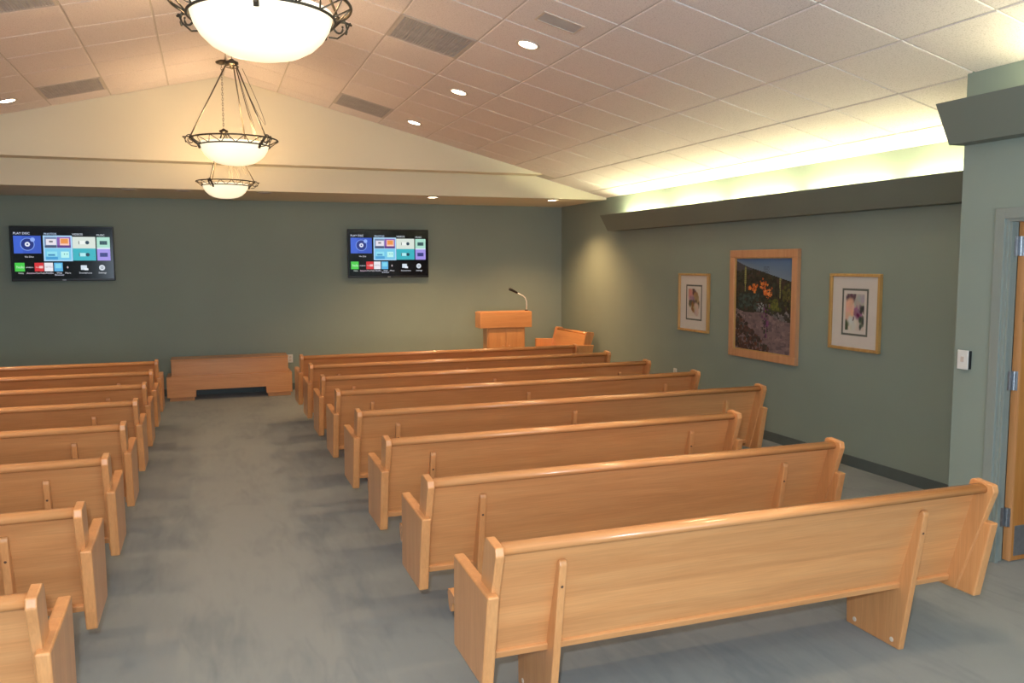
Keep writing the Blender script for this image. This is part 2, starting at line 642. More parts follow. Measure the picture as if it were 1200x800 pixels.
def downlight(x, y, label, lit=True, flat=False, power=DOWN_W, z=None):
    t = thing('recessed_downlight', label, 'downlight', (0, 0, 0), 0, 'recessed downlights')
    bm = B()
    lathe(bm, [(0.088, 0.0), (0.093, -0.003), (0.090, -0.008), (0.078, -0.010), (0.070, -0.006), (0.066, 0.0)], 28)
    obj('trim_ring', bm, M['trim_white'], t, smooth=True)
    bm = B()
    lathe(bm, [(0.069, -0.004), (0.05, -0.007), (0.0, -0.008)], 24)
    obj('lens', bm, M['bulb'] if lit else M['unlit'], t, smooth=True)
    if flat:
        t.location = (x, y, ZS)
    else:
        on_slope(t, x, y, 0.0068)
    if lit:
        z_ = t.location[2]
        lamp('downlight_beam', 'SPOT', (x, y, z_ - 0.03), power, (1.0, 0.58, 0.26) if flat else (1.0, 0.69, 0.40), 0.06, spot=math.radians(125 if flat else 105), blend=0.8)
    return t
XC = XR + 3.5 * TX
DY = [Y0 + 2.5 * TY - k * 3 * TY + 0 for k in range(-1, 5)]
nm = {0: 'lit downlight in the right ceiling slope, farthest of the row, just before the cream gable',
      1: 'lit downlight in the right ceiling slope, middle one of the three in view',
      2: 'lit downlight in the right ceiling slope, nearest of the three, beside the small grille',
      3: 'lit downlight in the right ceiling slope above the pews, above the photograph',
      4: 'lit downlight in the right ceiling slope over the rear pews, above the photograph',
      5: 'lit downlight in the right ceiling slope over the photographer'}
for k, y in enumerate([9.68, 7.84, 6.00, 4.16, 2.32, 0.48]):
    downlight(XC, y, nm[k])
nl = ['lit downlight in the left ceiling slope near the cream gable at the left edge',
      'lit downlight in the left ceiling slope over the left pews, outside the photograph',
      'lit downlight in the left ceiling slope over the middle left pews, outside the photograph',
      'lit downlight in the left ceiling slope over the near left pews, outside the photograph',
      'lit downlight in the left ceiling slope over the rear left pews, outside the photograph']
for k, y in enumerate([9.72, 7.84, 6.00, 4.16, 2.32]):
    downlight(2 * XR - XC, y, nl[k])
downlight(2.84, 10.86, 'small lit downlight in the flat soffit above the right television', flat=True, power=SOFFIT_W)
downlight(4.56, 10.86, 'small lit downlight in the flat soffit near the right corner', flat=True, power=SOFFIT_W)
for x, s in ((-0.84, 'unlit downlight in the flat soffit, leftmost of three dark ones'), (-0.24, 'unlit downlight in the flat soffit, middle of three dark ones'), (0.69, 'unlit downlight in the flat soffit, rightmost of three dark ones')):
    downlight(x, 10.80, s, lit=False, flat=True)

def grille(c, j, label):
    t = thing('air_return_grille', label, 'vent', (0, 0, 0), 0, 'square return air grilles')
    x = XR + (c + 0.5) * TX
    y = Y0 + (j + 0.5) * TY
    h = 0.298
    bm = B()
    for a in (((-h, h, -h, -h + 0.022)), ((-h, h, h - 0.022, h)), ((-h, -h + 0.022, -h + 0.022, h - 0.022)), ((h - 0.022, h, -h + 0.022, h - 0.022))):
        box(bm, *a, -0.009, 0.0)
    obj('frame', bm, M['grid'], t)
    bm = B(); box(bm, -h + 0.02, h - 0.02, -h + 0.02, h - 0.02, -0.002, 0.0)
    obj('back_panel', bm, M['vent'], t)
    bm = B()
    n = 26
    s = 2 * (h - 0.022) / n
    for k in range(1, n):
        a = -h + 0.022 + k * s
        box(bm, a - 0.0035, a + 0.0035, -h + 0.022, h - 0.022, -0.007, -0.002)
        box(bm, -h + 0.022, h - 0.022, a - 0.0035, a + 0.0035, -0.0065, -0.002)
    obj('lattice', bm, M['vent'], t)
    on_slope(t, x, y, 0.0)
grille(2, 1, 'dusty grey return grille in the right ceiling slope, nearer one left of the downlights')
grille(2, 6, 'dusty grey return grille in the right ceiling slope touching the cream gable')
grille(-3, 6, 'dusty grey return grille in the left ceiling slope beside the cream gable')
grille(-3, 1, 'dusty grey return grille in the left ceiling slope at the top left corner')

t = thing('supply_grille', 'small rectangular grey grille set in a tile beside the nearest downlight', 'vent')
bm = B()
hx, hy = 0.155, 0.092
for a in (((-hx, hx, -hy, -hy + 0.014)), ((-hx, hx, hy - 0.014, hy)), ((-hx, -hx + 0.014, -hy + 0.014, hy - 0.014)), ((hx - 0.014, hx, -hy + 0.014, hy - 0.014))):
    box(bm, *a, -0.008, 0.0, 0.001)
obj('frame', bm, M['trim_white'], t)
bm = B(); box(bm, -hx + 0.013, hx - 0.013, -hy + 0.013, hy - 0.013, -0.004, 0.0)
obj('diffuser_panel', bm, M['diff_grey'], t)
on_slope(t, XC, 5.395, 0.007)

# smoke alarm like sensor on fascia end is too small to separate; small sprinkler in the ceiling by the ridge
# ------------------------------------------------------------------ chandeliers
def chandelier(loc, az, label):
    """origin on the ceiling ridge; bowl hangs below"""
    t = thing('bowl_chandelier', label, 'chandelier', loc, 0, 'alabaster bowl chandeliers')
    zb = 2.497 - loc[2]
    z = lambda v: v - loc[2]
    bm = B()
    lathe(bm, [(0.0, -0.001), (0.065, -0.001), (0.066, -0.012), (0.05, -0.03), (0.02, -0.04), (0.0, -0.042)], 28)
    obj('canopy', bm, M['bronze'], t, smooth=True)
    # chain
    bm = B()
    zt_, zh = -0.04, z(3.235)
    n = int((zt_ - zh) / 0.026)
    for i in range(n):
        c0 = zt_ - (i + 0.5) * (zt_ - zh) / n
        pts = []
        for k in range(10):
            a = 2 * pi * k / 10
            u, v = 0.008 * cos(a), 0.017 * sin(a)
            pts.append((u, 0, c0 + v) if i % 2 else (0, u, c0 + v))
        tube(bm, pts, 0.0022, 5, closed=True)
    obj('chain', bm, M['bronze'], t, smooth=True)
    # hub with ring
    bm = B()
    lathe(bm, [(0.0, z(3.235)), (0.012, z(3.232)), (0.022, z(3.222)), (0.045, z(3.212)), (0.047, z(3.200)), (0.034, z(3.190)), (0.014, z(3.182)), (0.010, z(3.165)), (0.0, z(3.160))], 24)
    hub = obj('hub', bm, M['bronze'], t, smooth=True)
    bm = B(); tube(bm, circle(0.045, 28, z=z(3.180)), 0.004, 6, closed=True)
    obj('hub_ring', bm, M['bronze'], hub, smooth=True)
    # bowl
    prof_o = [(0.236, 2.648), (0.234, 2.630), (0.224, 2.600), (0.203, 2.566), (0.172, 2.536), (0.130, 2.513), (0.080, 2.500), (0.0, 2.495)]
    prof_i = [(r * 0.965, zz + 0.006) for r, zz in prof_o][::-1]
    prof_i = [(max(0, r), zz) for r, zz in prof_i]
    bm = B(); lathe(bm, [(r, z(zz)) for r, zz in prof_o] + [], 48)
    obj('bowl', bm, M['bowl'], t, smooth=True)
    # rings
    ZO, ZI, RO, RI = z(2.672), z(2.628), 0.298, 0.243
    bm = B(); tube(bm, circle(RO, 64, z=ZO), 0.0055, 8, closed=True)
    obj('outer_ring', bm, M['bronze'], t, smooth=True)
    bm = B(); tube(bm, circle(RI, 64, z=ZI), 0.0050, 8, closed=True)
    obj('inner_ring', bm, M['bronze'], t, smooth=True)
    # zigzag band
    bm = B()
    N = 16
    for k in range(N):
        a = 2 * pi * k / N
        b_ = 2 * pi * (k + 0.5) / N
        c_ = 2 * pi * (k + 1) / N
        tube(bm, [(RI * cos(a), RI * sin(a), ZI), (RO * cos(b_), RO * sin(b_), ZO)], 0.0030, 6)
        tube(bm, [(RO * cos(b_), RO * sin(b_), ZO), (RI * cos(c_), RI * sin(c_), ZI)], 0.0030, 6)
    obj('zigzag_band', bm, M['bronze'], t, smooth=True)
    for a in az:
        ca, sa = cos(a), sin(a)
        # clip
        bm = B()
        for r0, r1, za, zb_ in ((0.238, 0.304, ZI - 0.004, ZO + 0.004),):
            tube(bm, [(0.236 * ca, 0.236 * sa, z(2.600)), (0.246 * ca, 0.246 * sa, ZI), (0.272 * ca, 0.272 * sa, z(2.652)), (0.305 * ca, 0.305 * sa, ZO + 0.008)], [0.009, 0.010, 0.010, 0.008], 8)
        obj('clip', bm, M['bronze'], t, smooth=True)
        # scroll outside of the ring
        bm = B()
        pts = []
        for k in range(22):
            th = -0.6 + 2 * pi * 1.15 * k / 21
            rr = 0.040 * (1 - 0.028 * k)
            pts.append(((0.300 + rr * cos(th) * 0.85) * ca - 0.004 * sa, (0.300 + rr * cos(th) * 0.85) * sa + 0.004 * ca, z(2.655) + rr * sin(th)))
        tube(bm, pts, 0.0038, 6)
        tube(bm, [(0.255 * ca, 0.255 * sa, z(2.61)), (0.29 * ca, 0.29 * sa, z(2.612)), (0.325 * ca, 0.325 * sa, z(2.640)), (0.345 * ca, 0.345 * sa, z(2.676))], 0.0034, 6)
        tube(bm, [(0.30 * ca, 0.30 * sa, ZO), (0.322 * ca, 0.322 * sa, ZO + 0.002), (0.350 * ca, 0.350 * sa, ZO - 0.004)], 0.0045, 6)
        obj('scroll', bm, M['bronze'], t, smooth=True)
        # rod
        bm = B()
        tube(bm, [(0.040 * ca, 0.040 * sa, z(3.190)), (0.298 * ca, 0.298 * sa, ZO + 0.004)], 0.0048, 8)
        obj('rod', bm, M['bronze'], t, smooth=True)
    # slack cords beside one rod
    a = az[1]
    bm = B()
    for k in range(5):
        b_ = a + 0.28 + 0.24 * k
        e = Vector((0.17 * cos(b_), 0.17 * sin(b_), z(2.66)))
        s = Vector((0.03 * cos(b_), 0.03 * sin(b_), z(3.170)))
        pts = []
        for q in range(9):
            f = q / 8
            p = s.lerp(e, f)
            p.z -= 0.03 * sin(pi * f) * (1 if k % 2 else 0.3)
            pts.append(tuple(p))
        tube(bm, pts, 0.0018, 5)
    pts = []
    for q in range(17):
        f = q / 16
        b_ = a + 0.15 + 0.5 * f
        rr = 0.04 + 0.19 * sin(pi * min(1, f * 0.95)) 
        pts.append((rr * cos(b_), rr * sin(b_), z(3.17) - 0.40 * sin(pi * f)))
    tube(bm, pts, 0.0020, 5)
    obj('cord', bm, M['bronze'], t, smooth=True)
    # lamps inside the bowl
    lamp('chandelier_lamp', 'POINT', (loc[0], loc[1], 2.70), CHAND_W, (1.0, 0.66, 0.36), 0.09)
    return t
D2 = math.radians
chandelier((0.205, 3.04, ZR - 0.016), [D2(262), D2(22), D2(142)], 'large lit alabaster bowl chandelier cut by the top edge, nearest the camera')
chandelier((0.210, 6.33, ZR - 0.016), [D2(192), D2(-48), D2(72)], 'lit alabaster bowl chandelier on three rods, middle of the row of three')
chandelier((0.212, 9.55, ZR - 0.016), [D2(238), D2(-2), D2(118)], 'smallest lit bowl chandelier, farthest of the three, in front of the cream fascia')

# ------------------------------------------------------------------ pews
def round_top(poly):
    return poly

def pew_proto(L, sup, label, group):
    t = thing('church_pew', label, 'pew', (0, 0, 0), 0, group)
    arm = [(0.022, 0.257), (-0.052, 0.622), (0.385, 0.638), (0.393, 0.257)]
    upr = [(0.112, 0.262), (-0.066, 0.770), (-0.058, 0.802), (0.040, 0.812), (0.058, 0.804), (0.064, 0.780), (0.100, 0.640), (0.215, 0.290), (0.215, 0.262)]
    for s in (0, 1):
        a0, a1 = (0.0, 0.046) if s == 0 else (L - 0.046, L)
        bm = B(); prism(bm, arm, a0, a1, 'x', 0.008, 3)
        obj('arm_panel', bm, M['wood_v'], t)
        a0, a1 = (0.026, 0.060) if s == 0 else (L - 0.060, L - 0.026)
        bm = B(); prism(bm, upr, a0, a1, 'x', 0.005, 2)
        obj('end_upright', bm, M['wood_v'], t)
    # backrest board, leaning
    bm = B(); prism(bm, [(0.165, 0.300), (0.028, 0.762), (0.048, 0.768), (0.186, 0.306)], 0.060, L - 0.060, 'x')
    obj('backrest', bm, M['wood_h'], t)
    # top rail
    rail = []
    for k in range(16):
        a = 2 * pi * k / 16
        rail.append((0.000 + 0.036 * cos(a), 0.776 + 0.0225 * sin(a)))
    bm = B(); prism(bm, rail, 0.062, L - 0.062, 'x')
    o = obj('top_rail', bm, M['wood_rail'], t)
    for p in o.data.polygons:
        p.use_smooth = len(p.vertices) == 4
    # bottom strip
    bm = B(); prism(bm, [(0.150, 0.292), (0.144, 0.318), (0.158, 0.324), (0.198, 0.318), (0.200, 0.292)], 0.060, L - 0.060, 'x', 0.003, 2)
    obj('bottom_strip', bm, M['wood_h'], t)
    # seat
    seat = [(0.150, 0.352), (0.150, 0.378), (0.560, 0.415), (0.596, 0.412), (0.606, 0.396), (0.590, 0.345), (0.572, 0.322), (0.548, 0.326), (0.535, 0.374)]
    bm = B(); prism(bm, seat, 0.034, L - 0.034, 'x', 0.003, 2)
    obj('seat', bm, M['wood_rail'], t)
    leg = [(0.137, 0.0), (0.026, 0.672), (0.030, 0.688), (0.042, 0.692), (0.056, 0.676), (0.168, 0.310), (0.200, 0.356), (0.490, 0.368), (0.476, 0.0)]
    for x in sup:
        bm = B(); prism(bm, leg, x - 0.016, x + 0.016, 'x', 0.005, 2)
        lg = obj('leg', bm, M['wood_v'], t)
        for (y, zz) in ((0.420, 0.034), (0.182, 0.034)):
            bm = B()
            lathe(bm, [(0.012, 0.0), (0.011, 0.002), (0.0, 0.0025)], 16)
            bmesh.ops.rotate(bm, verts=bm.verts, matrix=Matrix.Rotation(-pi / 2, 3, 'Y'))
            bmesh.ops.translate(bm, verts=bm.verts, vec=(x - 0.0155, y, zz))
            pl = obj('plug', bm, M['plug'], lg)
            pl['label'] = 'pale round wooden plug'
        bm = B()
        lathe(bm, [(0.006, 0.0), (0.005, 0.0015), (0.0, 0.002)], 12)
        bmesh.ops.rotate(bm, verts=bm.verts, matrix=Matrix.Rotation(pi / 2, 3, 'X'))
        bmesh.ops.translate(bm, verts=bm.verts, vec=(x, 0.0405, 0.585))
        sc = obj('screw', bm, M['hole'], lg)
        sc['label'] = 'dark screw head'
    return t

LS, LL = 2.430, 3.350
X0 = 0.885
GR, GL = 'maple pews in the right block', 'maple pews in the left block'
yo = [9.25, 8.38, 7.48, 6.575, 5.61, 4.65, 3.70, 2.74]
short = pew_proto(LS, [0.325, LS - 0.345], 'x', GR)
short.location = (X0, yo[7], 0)
short['label'] = 'large maple pew nearest the camera in the right block, beside the open door'
dup(short, (X0, yo[6], 0), 0, 'second maple pew from the camera in the right block, short one behind the nearest')
dup(short, (X0, yo[5], 0), 0, 'third maple pew from the camera in the right block, the farthest of the short ones')
sup_l = [0.325, LL / 2, LL - 0.330]
longp = pew_proto(LL, sup_l, 'x', GR)
longp.location = (X0, yo[4], 0)
longp['label'] = 'fourth maple pew from the camera in the right block, first of the long ones'
names = ['front maple pew of the right block, closest to the lectern',
         'second maple pew from the front of the right block',
         'third maple pew from the front of the right block',
         'fourth maple pew from the front of the right block, its end below the pictures']
for i in range(4):
    dup(longp, (X0, yo[i], 0), 0, names[i])
namesL = ['front maple pew of the left block, level with the low altar bench',
          'second maple pew from the front of the left block',
          'third maple pew from the front of the left block',
          'fourth maple pew from the front of the left block',
          'fifth maple pew from the front of the left block',
          'sixth maple pew from the front of the left block',
          'second nearest maple pew of the left block, its end above the last one',
          'nearest maple pew of the left block, cut by the bottom left corner']
for i in range(8):
    d = dup(longp, (-0.49 - LL, yo[i] + 0.075, 0), 0, namesL[i])
    d['group'] = GL

# clergy bench in the front right corner, facing left
def clergy():
    L = 1.2
    t = pew_proto(L, [0.28, L - 0.28], 'short maple clergy bench turned sideways in the front right corner', 'x')
    t.name = 'clergy_bench'
    del t['group']
    t['category'] = 'bench'
    t.location = (5.12, 10.76, 0)
    t.rotation_euler = (0, 0, pi / 2)
    return t
clergy()

# ------------------------------------------------------------------ low altar bench on the front wall
def altar():
    t = thing('low_altar_bench', 'low stepped maple bench with two block feet against the front wall', 'bench', (0.24, 11.655, 0))
    w_ = 0.795
    bm = B(); prism(bm, [(-w_, 0.05), (-w_, 0.325), (w_, 0.325), (w_, 0.05), (0.455, 0.05), (0.455, 0.145), (-0.44, 0.145), (-0.44, 0.05)], 0.0, 0.45, 'y', 0.003, 2)
    obj('base', bm, M['wood_h'], t)
    bm = B(); box(bm, -w_ + 0.06, w_ - 0.045, 0.03, 0.42, 0.325, 0.535, 0.006)
    obj('upper_box', bm, M['wood_h'], t)
    bm = B(); box(bm, -w_ + 0.055, w_ - 0.04, 0.022, 0.43, 0.535, 0.548, 0.004)
    obj('top', bm, M['wood_h'], t)
    bm = B(); box(bm, -w_ + 0.05, w_ - 0.035, 0.012, 0.032, 0.318, 0.336, 0.004)
    obj('moulding', bm, M['wood_rail'], t)
    for a, b_ in ((-w_ + 0.03, -0.46), (0.475, w_ - 0.02)):
        bm = B(); box(bm, a, b_, 0.025, 0.43, 0.0, 0.052, 0.003)
        obj('foot', bm, M['wood_h'], t)
altar()

# ------------------------------------------------------------------ lectern with microphone
def lectern():
    x0, x1, xb0, xb1 = 3.635, 4.425, 3.745, 4.325
    t = thing('lectern', 'maple lectern with wide boxed top and double doors near the front right', 'lectern', (4.03, 11.30, 0))
    cx = 4.03
    bm = B(); box(bm, xb0 - cx, xb1 - cx, 0.03, 0.22, 0.05, 0.865, 0.004)
    obj('body', bm, M['wood_v'], t)
    bm = B(); box(bm, xb0 - cx - 0.02, xb1 - cx + 0.02, 0.01, 0.24, 0.0, 0.05, 0.004)
    obj('plinth', bm, M['wood_h'], t)
    bm = B(); box(bm, x0 - cx, x1 - cx, 0.0, 0.25, 0.865, 1.095, 0.005)
    obj('top_box', bm, M['wood_h'], t)
    bm = B(); box(bm, x0 - cx + 0.02, x1 - cx - 0.02, 0.02, 0.235, 1.094, 1.102, 0.003)
    obj('reading_surface', bm, M['wood_h'], t)
    for a, b_, kx in ((xb0 - cx + 0.02, -0.006, -0.05), (0.002, xb1 - cx - 0.02, 0.045)):
        bm = B(); box(bm, a, b_, 0.018, 0.031, 0.08, 0.85, 0.003)
        dr = obj('door', bm, M['wood_v'], t)
        bm = B(); lathe(bm, [(0.0, 0.0), (0.008, 0.0), (0.007, 0.008), (0.013, 0.014), (0.012, 0.020), (0.0, 0.023)], 14)
        bmesh.ops.rotate(bm, verts=bm.verts, matrix=Matrix.Rotation(pi / 2, 3, 'X'))
        bmesh.ops.translate(bm, verts=bm.verts, vec=(kx, 0.0185, 0.60))
        obj('knob', bm, M['wood_frame'], dr, smooth=True)
    m_ = thing('gooseneck_microphone', 'black gooseneck microphone on a chrome stem standing on the lectern', 'microphone', (4.385, 11.42, 1.102))
    bm = B(); lathe(bm, [(0.0, 0.0), (0.028, 0.0), (0.027, 0.008), (0.010, 0.014), (0.0, 0.015)], 20)
    obj('base', bm, M['black'], m_, smooth=True)
    bm = B()
    pts = [(0, 0, 0.01), (0.003, 0, 0.08), (0.0, 0, 0.14), (-0.018, 0, 0.185), (-0.05, 0, 0.215), (-0.095, 0, 0.238), (-0.145, 0, 0.262)]
    tube(bm, pts, 0.0085, 8)
    obj('gooseneck', bm, M['chrome'], m_, smooth=True)
    bm = B()
    tube(bm, [(-0.140, 0, 0.259), (-0.155, 0, 0.267), (-0.20, 0, 0.290), (-0.235, 0, 0.307), (-0.262, 0, 0.318), (-0.270, 0, 0.321)], [0.012, 0.016, 0.018, 0.021, 0.021, 0.012], 12)
    obj('microphone_head', bm, M['black'], m_, smooth=True)
lectern()

# ------------------------------------------------------------------ televisions
TVW, TVH = 1.19, 0.700
def srgb(c):
    return tuple((v / 255 / 12.92) if v / 255 <= 0.04045 else ((v / 255 + 0.055) / 1.055) ** 2.4 for v in c)

def colour_mesh(name, shapes, mat, parent, y):
    """shapes: list of (polygon [(x,z)...], colour, layer) drawn facing -y"""
    me = bpy.data.meshes.new(name)
    vs, fs, cs = [], [], []
    for poly, c, lay in shapes:
        b0 = len(vs)
        vs += [(p[0], y - lay * 0.0006, p[1]) for p in poly]
        fs.append(list(range(b0, b0 + len(poly))))
        cs.append(c)
    me.from_pydata(vs, [], fs)
    at = me.color_attributes.new('paint', 'FLOAT_COLOR', 'CORNER')
    for p, c in zip(me.polygons, cs):
        for li in p.loop_indices:
            at.data[li].color = (*c, 1)
    me.materials.append(mat)
    o = bpy.data.objects.new(name, me)
    col.objects.link(o)
    o.parent = parent
    return o

def ui():
    S = []
    def X(x): return -TVW / 2 + (x - 115) / 970 * TVW
    def Z(y): return TVH / 2 - (y - 80) / 575 * TVH
    def rect(x0, y0, x1, y1, c, lay=1):
        S.append(([(X(x0), Z(y1)), (X(x1), Z(y1)), (X(x1), Z(y0)), (X(x0), Z(y0))], srgb(c), lay))
    def disc(cx, cy, r, c, lay=1, n=24):
        S.append(([(X(cx) + r / 970 * TVW * cos(2 * pi * k / n), Z(cy) + r / 970 * TVW * sin(2 * pi * k / n)) for k in range(n)], srgb(c), lay))
    rect(150, 182, 400, 365, (52, 88, 196))
    rect(150, 182, 230, 365, (60, 100, 214), 2)
    disc(276, 270, 66, (130, 165, 245), 3)
    disc(276, 270, 59, (28, 48, 130), 4)
    disc(276, 270, 24, (235, 240, 255), 5)
    disc(276, 270, 9, (28, 48, 130), 6)
    disc(325, 222, 22, (150, 180, 250), 5)
    rect(420, 178, 690, 446, (175, 220, 255))
    rect(433, 192, 545, 306, (120, 140, 175), 2)
    rect(433, 282, 545, 306, (70, 80, 110), 3)
    rect(447, 215, 542, 276, (238, 232, 242), 3)
    rect(475, 232, 510, 250, (110, 110, 120), 4)
    rect(548, 192, 676, 306, (140, 92, 175), 2)
    rect(548, 280, 676, 306, (96, 52, 130), 3)
    rect(575, 206, 662, 280, (255, 205, 190), 3)
    rect(583, 212, 652, 262, (240, 150, 70), 4)
    rect(433, 314, 676, 434, (120, 205, 240), 2)
    rect(450, 345, 545, 395, (150, 230, 245), 3)
    rect(460, 372, 525, 390, (60, 140, 190), 4)
    rect(440, 400, 550, 430, (70, 160, 215), 3)
    rect(580, 345, 655, 410, (190, 250, 245), 3)
    rect(608, 365, 616, 378, (70, 140, 150), 4)
    rect(634, 365, 642, 378, (70, 140, 150), 4)
    rect(692, 190, 910, 312, (222, 232, 222))
    rect(692, 312, 910, 440, (52, 182, 196))
    for yy, c in ((250, (245, 250, 245)), (378, (180, 240, 245))):
        rect(750, yy - 16, 757, yy + 18, (30, 50, 55), 2)
        rect(757, yy - 18, 812, yy + 18, c, 3)
        disc(832, yy, 19, (28, 60, 80), 3)
    rect(922, 192, 1048, 304, (175, 228, 208))
    rect(922, 304, 1048, 318, (225, 240, 250))
    rect(922, 318, 1048, 440, (165, 150, 235))
    rect(950, 232, 1022, 272, (25, 62, 74), 2)
    rect(948, 358, 1022, 400, (40, 50, 120), 2)
    for k in range(4):
        rect(966 + 14 * k, 238, 969 + 14 * k, 266, (80, 130, 135), 3)
        rect(964 + 14 * k, 364, 967 + 14 * k, 394, (80, 90, 165), 3)
    rect(150, 462, 240, 552, (70, 205, 70))
    rect(330, 462, 415, 552, (215, 45, 50))
    rect(420, 462, 500, 552, (242, 240, 246))
    rect(510, 462, 590, 552, (90, 180, 232))
    rect(522, 474, 578, 520, (130, 220, 245), 2)
    rect(372, 495, 408, 520, (248, 200, 200), 2)
    rect(627, 508, 645, 513, (240, 220, 225))
    rect(633, 499, 638, 523, (240, 220, 225))
    rect(760, 490, 818, 538, (215, 228, 238))
    rect(792, 522, 830, 542, (240, 248, 252), 2)
    disc(962, 516, 29, (220, 228, 236))
    disc(962, 516, 13, (110, 125, 135), 2)
    disc(962, 516, 6, (225, 230, 236), 3)
    T = [('PLAY DISC', 150, 168, 26, (225, 232, 255)), ('PHOTOS', 430, 172, 24, (200, 225, 255)), ('VIDEOS', 692, 175, 24, (225, 235, 245)),
         ('MUSIC', 922, 180, 22, (225, 235, 240)), ('No Disc', 246, 408, 20, (230, 230, 235)), ('hulu', 165, 520, 34, (215, 255, 215)),
         ('amazon', 250, 516, 18, (225, 230, 235)), ('You', 338, 516, 18, (250, 220, 220)), ('NETFLIX', 424, 514, 18, (150, 120, 140)), ('Hulu', 180, 578, 20, (220, 235, 225)),
         ('Amazon', 254, 578, 20, (235, 205, 225)), ('YouTube', 338, 578, 20, (230, 225, 230)), ('Netflix', 434, 578, 20, (220, 220, 235)),
         ('Web', 532, 578, 20, (220, 225, 240)), ('Browser', 514, 598, 20, (215, 220, 240)), ('More', 610, 578, 20, (225, 225, 230)),
         ('Smartphone', 742, 578, 20, (215, 220, 228)), ('Settings', 926, 578, 20, (220, 224, 230))]
    TT = [(s, X(x), Z(y), h / 970 * TVW, srgb(c)) for s, x, y, h, c in T]
    return S, TT

def text_words(name, items, mat, parent, y):
    for s, x, z_, size, c in items:
        cu = bpy.data.curves.new('lettering', 'FONT')
        cu.body = s
        cu.size = size * 1.25
        cu.resolution_u = 2
        o = bpy.data.objects.new('lettering', cu)
        col.objects.link(o)
        dg = bpy.context.evaluated_depsgraph_get()
        src = bpy.data.meshes.new_from_object(o.evaluated_get(dg))
        me = bpy.data.meshes.new(name)
        me.from_pydata([(x + v.co.x, y, z_ + v.co.y) for v in src.vertices], [], [list(p.vertices) for p in src.polygons])
        bpy.data.objects.remove(o)
        bpy.data.meshes.remove(src)
        bpy.data.curves.remove(cu)
        at = me.color_attributes.new('paint', 'FLOAT_COLOR', 'CORNER')
        for d_ in at.data:
            d_.color = (*c, 1)
        me.materials.append(mat)
        w_ = bpy.data.objects.new(name, me)
        col.objects.link(w_)
        w_.parent = parent

def television(loc, label):
    t = thing('television', label, 'television', loc, 0, 'wall televisions')
    bm = B(); box(bm, -TVW / 2, TVW / 2, 0.0, 0.035, -TVH / 2, TVH / 2, 0.006)
    obj('casing', bm, M['black'], t)
    bm = B(); box(bm, -TVW / 2 + 0.014, TVW / 2 - 0.014, -0.002, 0.004, -TVH / 2 + 0.03, TVH / 2 - 0.014, 0.0)
    sc = obj('screen', bm, M['panel_black'], t)
    bm = B(); box(bm, -0.25, 0.25, 0.034, YF - loc[1] - 0.001, -0.18, 0.18, 0.004)
    obj('wall_bracket', bm, M['black'], t)
    S, TT = ui()
    o = colour_mesh('menu_tiles', S, M['screen'], sc, -0.003)
    o['label'] = 'lit coloured menu tiles'
    text_words('menu_word', TT, M['screen'], sc, -0.0085)
    bm = B(); box(bm, -0.022, 0.022, -0.003, 0.002, -TVH / 2 + 0.008, -TVH / 2 + 0.018, 0.001)
    obj('badge', bm, M['steel'], t)
    return t
television((-1.738, 12.08, 1.935), 'left flat television showing a colourful menu on the front wall')
television((2.490, 12.08, 1.940), 'right flat television showing a colourful menu, above the right pews')

# ------------------------------------------------------------------ pictures on the right wall
def paint_grid(name, w_, h_, nx, nz, fn, parent, y):
    me = bpy.data.meshes.new(name)
    vs = [(-w_ / 2 + w_ * i / nx, y, -h_ / 2 + h_ * j / nz) for j in range(nz + 1) for i in range(nx + 1)]
    fs, cs = [], []
    for j in range(nz):
        for i in range(nx):
            a = j * (nx + 1) + i
            fs.append((a, a + 1, a + nx + 2, a + nx + 1))
            cs.append(fn((i + 0.5) / nx, 1 - (j + 0.5) / nz))
    me.from_pydata(vs, [], fs)
    at = me.color_attributes.new('paint', 'FLOAT_COLOR', 'CORNER')
    for p, c in zip(me.polygons, cs):
        for li in p.loop_indices:
            at.data[li].color = (*srgb(c), 1)
    me.materials.append(M['paint'])
    o = bpy.data.objects.new(name, me)
    col.objects.link(o)
    o.parent = parent
    return o

rnd = random.Random(4)
def blobs(n, region, cols, r):
    out = []
    for _ in range(n):
        u = rnd.uniform(region[0], region[2])
        v = rnd.uniform(region[1], region[3])
        if n < 80:
            u = rnd.gauss((region[0] + region[2]) / 2, (region[2] - region[0]) / 4.2)
            v = rnd.gauss((region[1] + region[3]) / 2, (region[3] - region[1]) / 3.6)
        out.append((u, v, rnd.uniform(*r), rnd.uniform(*r), rnd.choice(cols)))
    return out

BL = []
BL += blobs(420, (0.0, 0.13, 1.0, 0.55), [(34, 36, 30), (44, 46, 38), (56, 54, 40), (28, 32, 30), (48, 58, 48), (64, 50, 46)], (0.012, 0.04))
BL += blobs(90, (0.05, 0.38, 0.42, 0.55), [(48, 66, 62), (60, 80, 76), (38, 50, 48)], (0.012, 0.03))
BL += blobs(45, (0.58, 0.45, 0.80, 0.58), [(86, 96, 40), (104, 110, 44), (66, 78, 36)], (0.010, 0.028))
BL += blobs(40, (0.82, 0.28, 1.0, 0.50), [(84, 86, 44), (96, 92, 48), (58, 62, 36)], (0.012, 0.03))
BL += blobs(26, (0.25, 0.27, 0.40, 0.36), [(204, 110, 44), (182, 88, 36), (220, 132, 60)], (0.008, 0.022))
BL += blobs(22, (0.42, 0.24, 0.58, 0.32), [(214, 116, 40), (190, 92, 40), (222, 140, 66)], (0.008, 0.022))
BL += blobs(26, (0.50, 0.32, 0.66, 0.40), [(210, 112, 48), (226, 146, 80), (176, 84, 36)], (0.008, 0.022))
BL += blobs(26, (0.38, 0.49, 0.58, 0.60), [(150, 158, 164), (112, 122, 128), (86, 92, 98)], (0.008, 0.02))
